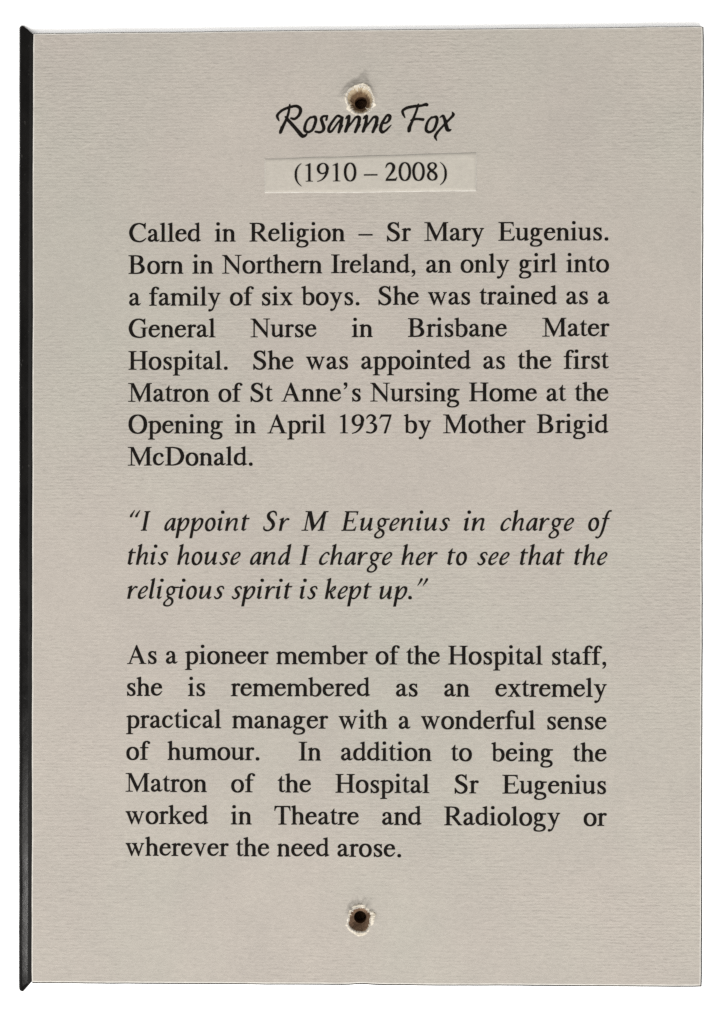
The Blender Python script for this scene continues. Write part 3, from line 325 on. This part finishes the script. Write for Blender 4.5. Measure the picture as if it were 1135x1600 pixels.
def bored(name, lo, mid, hi, layer):
    m, nt, b = material(name)
    co = node(nt, 'ShaderNodeTexCoord').outputs['Object']
    f = noise_tex(nt, scaled(nt, co, (1100, 1100, 260)), 1.0, 4.0, 0.7)
    sep = node(nt, 'ShaderNodeSeparateXYZ')
    link(nt, co, sep.inputs[0])
    # torn paper layers line the top of the bore, raw board below
    dep = math_node(nt, 'ADD', math_node(nt, 'SUBTRACT', CARD_Z * MM, sep.outputs['Z']), math_node(nt, 'MULTIPLY', f, -0.0016 * layer))
    k = ramp(nt, math_node(nt, 'MULTIPLY', dep, 1000.0 / layer), [(0.0, g(1)), (1.0, g(0))])
    c = mix(nt, k, ramp(nt, f, [(0.3, lo), (0.5, mid), (0.72, hi)]), (0.30, 0.24, 0.16, 1))
    link(nt, c, b.inputs['Base Color'])
    bp = node(nt, 'ShaderNodeBump')
    bp.inputs['Strength'].default_value = 0.8
    bp.inputs['Distance'].default_value = 0.0003
    link(nt, f, bp.inputs['Height'])
    link(nt, bp.outputs['Normal'], b.inputs['Normal'])
    b.inputs['Roughness'].default_value = 0.9
    return m
M['bore'] = bored('drilled_fibreboard', (0.05, 0.026, 0.010, 1), (0.10, 0.058, 0.026, 1), (0.17, 0.11, 0.055, 1), 0.6)
M['bore_dark'] = bored('drilled_fibreboard_brown', (0.06, 0.033, 0.018, 1), (0.115, 0.067, 0.038, 1), (0.18, 0.115, 0.07, 1), 0.15)
m, nt, b = material('dark_pilot_hole')
b.inputs['Base Color'].default_value = (0.085, 0.047, 0.026, 1)
b.inputs['Roughness'].default_value = 1.0
b.inputs['Specular IOR Level'].default_value = 0.0
M['pit'] = m

m, nt, b = material('black_painted_edge')
co = node(nt, 'ShaderNodeTexCoord').outputs['Object']
f = noise_tex(nt, scaled(nt, co, (160, 110, 160)), 1.0, 5.0, 0.7)
d = noise_tex(nt, scaled(nt, co, (1500, 900, 900)), 1.0, 3.0, 0.6)
c = ramp(nt, f, [(0.35, (0.0012, 0.0010, 0.0009, 1)), (0.7, (0.0042, 0.0038, 0.0034, 1))])
c = mix(nt, ramp(nt, d, [(0.66, g(0)), (0.78, g(0.55))]), c, (0.05, 0.048, 0.044, 1))
link(nt, c, b.inputs['Base Color'])
link(nt, ramp(nt, f, [(0.3, g(0.17)), (0.75, g(0.30))]), b.inputs['Roughness'])
bp = node(nt, 'ShaderNodeBump')
bp.inputs['Strength'].default_value = 0.25
bp.inputs['Distance'].default_value = 0.0002
link(nt, f, bp.inputs['Height'])
link(nt, bp.outputs['Normal'], b.inputs['Normal'])
b.inputs['Specular IOR Level'].default_value = 0.075
M['black'] = m

m, nt, b = material('printed_toner')
co = node(nt, 'ShaderNodeTexCoord').outputs['Object']
f = noise_tex(nt, scaled(nt, co, (1600, 1900, 100)), 1.0, 3.0, 0.65)
link(nt, ramp(nt, f, [(0.3, (0.0030, 0.0023, 0.0018, 1)), (0.62, (0.0048, 0.0038, 0.0030, 1)), (0.85, (0.012, 0.010, 0.0085, 1))]), b.inputs['Base Color'])
b.inputs['Roughness'].default_value = 0.75
b.inputs['Specular IOR Level'].default_value = 0.05
M['ink'] = m

m, nt, b = material('white_surface')
b.inputs['Base Color'].default_value = (0.94, 0.94, 0.94, 1)
b.inputs['Roughness'].default_value = 0.9
b.inputs['Specular IOR Level'].default_value = 0.1
M['white'] = m

# ------------------------------------------------------------------ mesh helpers (millimetres, z relative to the card face)
def make(name, verts, faces, mats, parent=None, idx=None, smooth=None):
    me = bpy.data.meshes.new(name)
    me.from_pydata([(v[0] * MM, v[1] * MM, (v[2] + CARD_Z) * MM) for v in verts], [], faces)
    for q in mats:
        me.materials.append(M[q])
    if idx:
        me.polygons.foreach_set('material_index', idx)
    if smooth is not None:
        me.polygons.foreach_set('use_smooth', [bool(s) for s in smooth] if isinstance(smooth, list) else [smooth] * len(me.polygons))
    me.update()
    ob = bpy.data.objects.new(name, me)
    COL.objects.link(ob)
    if parent:
        ob.parent = parent
    return ob

def fill(loops):
    """triangles inside closed 2-D loops, inner loops are holes"""
    vs_, fs = [], []
    for l in loops:
        fs.append(list(range(len(vs_), len(vs_) + len(l))))
        vs_ += [Vector(p) for p in l]
    ov, _, of, orig, _, _ = delaunay_2d_cdt(vs_, [], fs, 2, 1e-7)
    back = {}
    for i, src in enumerate(orig):
        for k in src:
            back[k] = i
    fill.ids, at = [], 0
    for l in loops:                     # where each input loop ended up
        fill.ids.append([back[at + k] for k in range(len(l))])
        at += len(l)
    out = []
    for t in of:
        a, b_, c = (ov[i] for i in t[:3])
        out.append(tuple(t) if (b_ - a).cross(c - a) > 0 else tuple(reversed(t)))
    return [(v.x, v.y) for v in ov], out

def decode(s):
    return [[tuple(int(k) for k in p.split(',')) for p in l.split(' ')] for l in s.split(';')]

TRI = {}
def glyph(font, ch):
    key = (font, ch)
    if key not in TRI:
        adv, s = GLYPHS[font][ch]
        TRI[key] = (adv,) + fill(decode(s))
    return TRI[key]

def printed(name, spec, z, parent):
    txt, font, x0, y0, ang, sp, em, ink0, stretch = spec
    ca, sa = math.cos(ang), math.sin(ang)
    k = em / 1000.0
    V, Fc = [], []
    x = -ink0
    for ch in txt:
        if ch == ' ':
            x += sp
            continue
        adv, gv, gf = glyph(font, ch)
        jit = random.uniform(-3, 3)
        n = len(V)
        for (u, v) in gv:
            a, b_ = (u + x) * k * stretch, (v + jit) * k
            V.append((x0 + a * ca - b_ * sa, y0 + a * sa + b_ * ca, z))
        Fc += [tuple(i + n for i in t) for t in gf]
        x += adv
    return make(name, V, Fc, ['ink'], parent)

def lerp(a, b_, t):
    return a + (b_ - a) * t

# ------------------------------------------------------------------ white surface
s = 1500.0
fv, ff = fill([[(-s, -s), (s, -s), (s, s), (-s, s)]] + [[(c[0] + 1.5 * math.cos(2 * math.pi * i / 32), c[1] + 1.5 * math.sin(2 * math.pi * i / 32)) for i in range(32)] for c in (HOLE_TOP, HOLE_LOW)])
surface = make('white_surface', [(x, y, -CARD_Z) for x, y in fv], ff, ['white'])
surface['kind'] = 'structure'

# ------------------------------------------------------------------ plaque
plaque = bpy.data.objects.new('memorial_plaque', None)
COL.objects.link(plaque)
plaque.empty_display_size = 0.02
plaque['label'] = 'grey printed memorial card on a black-edged board with two screw holes'
plaque['category'] = 'plaque'

NSEG = 120
HOLES = [dict(c=HOLE_TOP, R=6.2, low=False), dict(c=HOLE_LOW, R=5.0, low=True)]

def bumpf(a, centre, width):
    d = (a - centre + 180) % 360 - 180
    return math.exp(-(d / width) ** 2)

def polar(table, deg):
    """smooth periodic interpolation of (angle, value) pairs"""
    deg %= 360
    n = len(table)
    for i in range(n):
        a0, v0 = table[i]
        a1, v1 = table[(i + 1) % n]
        span = (a1 - a0) % 360
        d = (deg - a0) % 360
        if d <= span:
            q = d / span
            return v0 + (v1 - v0) * (q * q * (3 - 2 * q))
    return table[0][1]

RIM = ([(0, 1.92), (30, 1.86), (60, 1.98), (90, 2.00), (120, 2.08), (147, 2.18), (180, 2.02), (205, 1.90), (225, 1.98), (270, 2.05), (315, 2.02)],
       [(0, 1.60), (20, 1.86), (45, 1.86), (90, 1.86), (135, 1.86), (160, 1.68), (180, 1.62), (208, 1.96), (250, 1.98), (290, 2.06), (330, 1.74)])
OUT = ([(0, 2.6), (11, 2.75), (35, 2.55), (58, 2.95), (70, 3.6), (80, 4.95), (88, 4.3), (101, 3.45), (132, 3.4), (155, 3.45), (173, 3.8), (184, 2.9), (205, 2.6), (270, 2.45), (330, 2.55)],
       [(0, 2.85), (30, 2.8), (45, 2.5), (61, 4.1), (68, 3.3), (75, 4.2), (86, 2.9), (92, 2.85), (98, 3.9), (104, 3.1), (112, 3.2), (128, 2.95), (150, 2.6), (175, 2.4), (270, 2.5), (330, 2.4)])
HGT = ([(0, 0.30), (30, 0.62), (58, 1.0), (80, 1.15), (101, 1.05), (132, 1.0), (155, 0.9), (173, 0.65), (190, 0.25), (225, 0.12), (270, 0.05), (320, 0.12)],
       [(0, 0.45), (30, 0.52), (50, 0.35), (61, 0.55), (68, 0.30), (75, 0.55), (88, 0.42), (98, 0.52), (108, 0.75), (128, 0.85), (150, 0.6), (180, 0.15), (250, 0.10), (320, 0.15)])
LIPW = ([(0, 0.34), (30, 0.26), (60, 0.36), (90, 0.34), (125, 0.18), (150, 0.22), (175, 0.16), (205, 0.55), (222, 0.62), (240, 0.38), (270, 0.40), (300, 0.26), (325, 0.30), (342, 0.55)],
        [(0, 0.62), (20, 0.50), (40, 0.30), (65, 0.30), (90, 0.32), (130, 0.30), (160, 0.22), (180, 0.30), (215, 0.42), (250, 0.46), (275, 0.58), (300, 0.40), (330, 0.26), (345, 0.50)])

def rim_radius(hd, deg):
    """ragged edge of the opening in the card (mm)"""
    a = math.radians(deg)
    q = int(hd['low'])
    n2 = noise((math.cos(a) * 8.0, math.sin(a) * 8.0, 1.0 + q * 5))
    n3 = noise((math.cos(a) * 19.0, math.sin(a) * 19.0, 2.0 + q * 5))
    return polar(RIM[q], deg) + 0.10 * n2 + 0.03 * n3

def skirt(hd, deg):
    """how far from the centre the lifted paper runs out (mm), and how high it stands at the rim"""
    q = int(hd['low'])
    return polar(OUT[q], deg), polar(HGT[q], deg)

def lift(hd, deg, r):
    r0 = rim_radius(hd, deg)
    out, hgt = skirt(hd, deg)
    if r >= out:
        return 0.0
    t = max(0.0, min(1.0, (r - r0) / max(out - r0, 0.05)))
    a = math.radians(deg)
    cr = noise((r * math.cos(a) * 1.7, r * math.sin(a) * 1.7, 2.0))
    return max(0.0, hgt * (1 - t) ** 1.15 * (1 + 0.35 * cr))

# --- card: flat sheet, two lifted patches round the holes, pale cut edge
TL, TR, BR, BL = [Vector(p) for p in CARD]
def card_outline(grow=0.0, wave=True):
    pts = []
    n = 90
    sides = [(BL, BR, Vector((0, -1))), (BR, TR, Vector((1, 0))), (TR, TL, Vector((0, 1))), (TL, BL, Vector((-1, 0)))]
    for si, (a, b_, nr) in enumerate(sides):
        for i in range(n):
            t = i / n
            p = a.lerp(b_, t)
            w = 0.0
            if wave:
                e = min(1.0, min(t, 1 - t) * 25)
                w = e * (0.055 * noise((t * 9, si * 7.3, 1)) + 0.03 * noise((t * 38, si * 3.1, 5)))
                if si == 0:                                   # little dent in the lower edge
                    w -= 0.16 * math.exp(-(((p.x + 0.6) / 1.6) ** 2))
            if i == 0:                                        # corners are slightly worn
                pv = sides[si - 1][2]
                q = nr + pv
                p = p + q * (grow - 0.05) - nr * grow
            pts.append((p.x + nr.x * (w + grow), p.y + nr.y * (w + grow)))
    return pts

outer = card_outline(-0.20)
loops = [outer]
for hd in HOLES:
    loops.append([(hd['c'][0] + hd['R'] * math.cos(2 * math.pi * i / NSEG), hd['c'][1] + hd['R'] * math.sin(2 * math.pi * i / NSEG)) for i in range(NSEG)])
fv, ff = fill(loops)
V = [(x, y, 0.0) for x, y in fv]
FA = list(ff)
MI = [0] * len(FA)
SM = [False] * len(FA)
ids = fill.ids
for hd, lp in zip(HOLES, ids[1:]):
    prev = list(lp)
    rings = 22
    for k in range(1, rings + 1):
        t = k / rings
        cur = []
        for i in range(NSEG):
            deg = 360.0 * i / NSEG
            r0 = rim_radius(hd, deg)
            r = lerp(hd['R'], r0, t ** 0.8)
            a = math.radians(deg)
            z = lift(hd, deg, r)
            if k == rings:
                z -= 0.06
            V.append((hd['c'][0] + r * math.cos(a), hd['c'][1] + r * math.sin(a), z))
            cur.append(len(V) - 1)
        for i in range(NSEG):
            j = (i + 1) % NSEG
            FA.append((prev[i], prev[j], cur[j], cur[i]))
            MI.append(0)
            SM.append(True)
        prev = cur
    cur = []
    for i in range(NSEG):                                      # thickness of the card inside the opening
        x, y, z = V[prev[i]]
        V.append((x, y, -CARD_T + 0.02))
        cur.append(len(V) - 1)
    for i in range(NSEG):
        j = (i + 1) % NSEG
        FA.append((prev[i], prev[j], cur[j], cur[i]))
        MI.append(1)
        SM.append(True)
prev = ids[0]
for grow, z, mi in ((-0.03, -0.035, 1), (0.0, -0.10, 1), (0.0, -CARD_T, 1)):
    o2 = card_outline(grow)
    cur = []
    for p in o2:
        V.append((p[0], p[1], z))
        cur.append(len(V) - 1)
    n = len(o2)
    for i in range(n):
        j = (i + 1) % n
        FA.append((prev[i], cur[i], cur[j], prev[j]))
        MI.append(mi)
        SM.append(False)
    prev = cur
card = make('paper_card', V, FA, ['card', 'core'], plaque, MI, SM)
card['label'] = 'grey laid paper card with pale cut edge'

# --- board under the card, its dark edge just showing round three sides
ins = [(max(x + (0.07 if x > BR.x - 1 else 0.0), BL.x + 0.04), y - (0.10 if y < BL.y + 1 else 0.0)) for x, y in card_outline(0.15)]
NB = 48
bl = [ins] + [[(hd['c'][0] + 2.5 * math.cos(2 * math.pi * i / NB), hd['c'][1] + 2.5 * math.sin(2 * math.pi * i / NB)) for i in range(NB)] for hd in HOLES]
fv, ff = fill(bl)
ZT, ZB = -CARD_T - 0.004, -CARD_Z + 0.02
V = [(x, y, ZT) for x, y in fv] + [(x, y, ZB) for x, y in fv]
n = len(fv)
FA = list(ff) + [tuple(i + n for i in reversed(t)) for t in ff]
for ids in fill.ids:
    for i in range(len(ids)):
        a, c = ids[i], ids[(i + 1) % len(ids)]
        FA.append((a, a + n, c + n, c))
board = make('backing_board', V, FA, ['black'], plaque)

# --- black bevelled strip down the left side, mitred at both ends
(so_t, si_t, si_b, so_b) = STRIP
NS = 60
V, FA, SM = [], [], []
prof = []
TS = sorted([i / NS for i in range(NS + 1)] + [v / 152.0 for v in (0.06, 0.15, 0.3, 0.5)] + [1 - v / 152.0 for v in (0.06, 0.15, 0.3, 0.5)])
NS = len(TS) - 1
for t in TS:
    xo, yo = lerp(so_b[0], so_t[0], t), lerp(so_b[1] + 0.15, so_t[1] - 0.15, t)
    xi, yi = lerp(si_b[0], si_t[0], t), lerp(si_b[1], si_t[1], t)
    w = 0.05 * noise((t * 14, 3, 8)) + 0.03 * noise((t * 50, 1, 2))
    e_ = min(t, 1 - t) * 152.0                                 # millimetres from the nearer end: blunt the tip
    if e_ < 0.55:
        w += 0.55 - math.sqrt(max(0.0, 0.55 ** 2 - (0.55 - e_) ** 2))
    zi, zo = -0.16, -1.2
    ring = [(xi - 0.02, yi, -CARD_Z + 0.02), (xi - 0.02, yi, zi - 0.05), (xi - 0.09, lerp(yi, yo, 0.04), zi)]
    for q in (0.35, 0.7, 0.9):
        ring.append((lerp(xi, xo + w, q), lerp(yi, yo, q), lerp(zi, zo, q) + 0.05 * math.sin(q * math.pi)))
    ring += [(xo + w, yo, zo - 0.05), (xo + w + 0.10, yo, zo - 0.35), (xo + 0.25, yo, -CARD_Z + 0.02)]
    prof.append(ring)
K = len(prof[0])
for ring in prof:
    V += ring
for i in range(NS):
    for k in range(K):
        k2 = (k + 1) % K
        FA.append((i * K + k, i * K + k2, (i + 1) * K + k2, (i + 1) * K + k))
        SM.append(2 <= k <= 6)
V += prof[0] + prof[-1]
n = (NS + 1) * K
FA.append(tuple(reversed(range(n, n + K))))
SM.append(False)
FA.append(tuple(range(n + K, n + 2 * K)))
SM.append(False)
strip = make('bevelled_edge', V, [tuple(reversed(f_)) for f_ in FA], ['black'], plaque, None, SM)
strip['label'] = 'black painted bevelled edge down the left side'

# --- screw holes: ragged pale lip, countersunk wall, dark pilot hole
for hd in HOLES:
    cx, cy = hd['c']
    low = hd['low']
    hole = None
    # wall
    V, FA = [], []
    steps = 9
    depth = 1.6 if low else 1.95
    r_in = 0.98
    for k in range(steps + 1):
        t = k / steps
        for i in range(NSEG):
            deg = 360.0 * i / NSEG
            a = math.radians(deg)
            r0 = rim_radius(hd, deg) + 0.04
            rr = lerp(r0, r_in, t ** (0.9 if not low else 1.0))
            fib = noise((math.cos(a) * 7, math.sin(a) * 7, t * 1.3 + low * 6))
            rr += (0.17 if not low else 0.09) * fib * math.sin(math.pi * t)
            z = -0.03 - depth * t
            V.append((cx + rr * math.cos(a), cy + rr * math.sin(a), z))
    for k in range(steps):
        for i in range(NSEG):
            j = (i + 1) % NSEG
            FA.append((k * NSEG + i, k * NSEG + j, (k + 1) * NSEG + j, (k + 1) * NSEG + i))
    hole = make('screw_hole', V, FA, ['bore_dark' if low else 'bore'], plaque, None, True)
    hole['label'] = 'lower screw hole with brown bored wall' if low else 'upper screw hole with tan splintered wall above the name'
    # pilot
    V, FA = [], []
    for z in (-0.03 - depth, -5.0):
        for i in range(48):
            a = 2 * math.pi * i / 48
            V.append((cx + (r_in + 0.01) * math.cos(a), cy + (r_in + 0.01) * math.sin(a), z))
    for i in range(48):
        j = (i + 1) % 48
        FA.append((i, j, 48 + j, 48 + i))
    FA.append(tuple(range(48, 96)))
    make('pilot_hole', V, FA, ['pit'], hole, None, False)
    # torn lip
    V, FA = [], []
    PR = 7
    for i in range(NSEG):
        deg = 360.0 * i / NSEG
        a = math.radians(deg)
        r0 = rim_radius(hd, deg)
        n1 = noise((math.cos(a) * 4.5, math.sin(a) * 4.5, 11 + low * 3))
        n2 = noise((math.cos(a) * 10, math.sin(a) * 10, 17 + low * 3))
        w = 0.82 * polar(LIPW[int(low)], deg) * (1 + 0.6 * n1 + 0.2 * n2)
        w = max(0.08, w)
        hb = lift(hd, deg, r0) + 0.01
        for k in range(PR):
            q = k / (PR - 1)
            ph = math.pi * q
            r = r0 + 0.06 + w * (0.5 - math.cos(ph) * 0.75) - 0.10 * w
            z = lerp(hb - 0.30, lift(hd, deg, r) - 0.05, q) + (0.08 + 0.24 * w) * math.sin(ph) * (1 + 0.7 * n2) + 0.04 * noise((i * 0.22, k * 0.5, 5))
            V.append((cx + r * math.cos(a), cy + r * math.sin(a), z))
    for i in range(NSEG):
        j = (i + 1) % NSEG
        for k in range(PR - 1):
            FA.append((i * PR + k, i * PR + k + 1, j * PR + k + 1, j * PR + k))
    # a second, outer layer of torn paper standing up over part of the rim
    for a0, a1, off, wid in (((30, 108, 0.34, 0.42), (158, 196, 0.30, 0.30), (196, 240, 0.42, 0.24)) if not low else ((62, 128, 0.46, 0.36), (-22, 44, 0.52, 0.40), (228, 296, 0.40, 0.26))):
        n0 = len(V)
        NA = 40
        for i in range(NA + 1):
            q = i / NA
            deg = lerp(a0, a1, q)
            a = math.radians(deg)
            env = math.sin(math.pi * q) ** 0.6
            n1 = noise((math.cos(a) * 9, math.sin(a) * 9, 23 + low * 3))
            n2 = noise((math.cos(a) * 12, math.sin(a) * 12, 29 + low * 3))
            r0 = rim_radius(hd, deg) + off * (0.75 + 0.25 * env) + 0.05 * n1
            w = max(0.02, wid * env * (1 + 0.6 * n1 + 0.2 * n2))
            for k in range(5):
                ph = math.pi * k / 4
                r = r0 - w * 0.5 * math.cos(ph)
                z = lift(hd, deg, r) - 0.05 + (0.06 + 0.5 * w) * math.sin(ph) * env * (1 + 0.5 * n2)
                V.append((cx + r * math.cos(a), cy + r * math.sin(a), z))
        for i in range(NA):
            for k in range(4):
                p_ = n0 + i * 5 + k
                FA.append((p_, p_ + 1, p_ + 6, p_ + 5))
    make('torn_rim', V, FA, ['torn'], hole, None, True)
    # loose fibres and splinters standing in the opening
    V, FA = [], []
    rnd = random.Random(3 + low)
    for q in range(34 if not low else 22):
        deg = rnd.uniform(40, 140) if (q % 2 == 0 and not low) else rnd.uniform(0, 360)
        a = math.radians(deg)
        r0 = rim_radius(hd, deg)
        L = rnd.uniform(0.3, 1.0) if not low else rnd.uniform(0.15, 0.5)
        wd = rnd.uniform(0.05, 0.15)
        if not low and q in (1, 3, 5):
            deg, L, wd = ((104, 1.25, 0.17), (122, 0.7, 0.2), (72, 0.8, 0.22))[q // 2]
            a = math.radians(deg)
            r0 = rim_radius(hd, deg)
        p0 = Vector((cx + (r0 + 0.10) * math.cos(a), cy + (r0 + 0.10) * math.sin(a), lift(hd, deg, r0) + 0.02))
        dirv = Vector((-math.cos(a + rnd.uniform(-.4, .4)), -math.sin(a + rnd.uniform(-.4, .4)), -rnd.uniform(0.4, 1.1))).normalized()
        side = Vector((-math.sin(a), math.cos(a), 0.2)) * wd
        up = Vector((0, 0, wd * 0.6))
        tip = p0 + dirv * L
        n0 = len(V)
        for v in (p0 - side, p0 + up, p0 + side, p0 - up, tip):
            V.append(tuple(v))
        for k in range(4):
            FA.append((n0 + k, n0 + (k + 1) % 4, n0 + 4))
    make('paper_splinters', V, FA, ['torn'], hole, None, False)['kind'] = 'stuff'

# --- heading, brush script
V, FA = [], []
for s in HEADING:
    gv, gf = fill([[(x * MM, y * MM) for x, y in l] for l in decode(s)])
    n = len(V)
    V += [(x, y, 0.03) for x, y in gv]
    FA += [tuple(i + n for i in t) for t in gf]
make('printed_heading', V, FA, ['ink'], card)

# --- pasted date slip
lt, rt, rb, lb = [Vector(p) for p in LABEL]
NX, NY = 66, 12
ST = 0.14
V, FA, MI = [], [], []
def slip_point(u, v, grow=0.0):
    p = lt.lerp(rt, u).lerp(lb.lerp(rb, u), v)
    ex = noise((u * 9, v * 2, 3)) * 0.06
    if v in (0, 1):
        p = p + Vector((0, 0.07 * noise((u * 7, 5 * v, 9)) + 0.03 * noise((u * 30, 3 * v, 2)) - (0.10 * math.exp(-((u - 0.38) / 0.2) ** 2) if v == 1 else 0)))
    if u in (0, 1):
        p = p + Vector((0.05 * noise((v * 5, u * 7, 1)), 0))
    if grow:
        p = p + Vector(((u - 0.5) * 2 * grow if u in (0, 1) else 0, (0.5 - v) * 2 * grow if v in (0, 1) else 0))
    z = ST + 0.05 * noise((u * 5, v * 1.5, 7)) + 0.05 * max(0, v - 0.6)
    return p, z
for j in range(NY + 1):
    for i in range(NX + 1):
        p, z = slip_point(i / NX, j / NY)
        V.append((p.x, p.y, z))
for j in range(NY):
    for i in range(NX):
        a = j * (NX + 1) + i
        FA.append((a, a + NX + 1, a + NX + 2, a + 1))
        MI.append(0)
ring = [(i, 0) for i in range(NX)] + [(NX, j) for j in range(NY)] + [(i, NY) for i in range(NX, 0, -1)] + [(0, j) for j in range(NY, 0, -1)]
top = [j * (NX + 1) + i for i, j in ring]
base = len(V)
for i, j in ring:
    p, z = slip_point(i / NX, j / NY, 0.10)
    V.append((p.x, p.y, 0.012))
for k in range(len(ring)):
    k2 = (k + 1) % len(ring)
    FA.append((top[k], top[k2], base + k2, base + k))
    MI.append(1)
slip = make('date_slip', V, FA, ['slip', 'core'], plaque, MI, [m_ == 0 for m_ in MI])
slip['label'] = 'paler paper slip with the dates, pasted under the name'
printed('printed_dates', DATE, ST + 0.09, slip)

# --- body text, one print line after another
for spec in LINES:
    printed('printed_line', spec, 0.03, card)
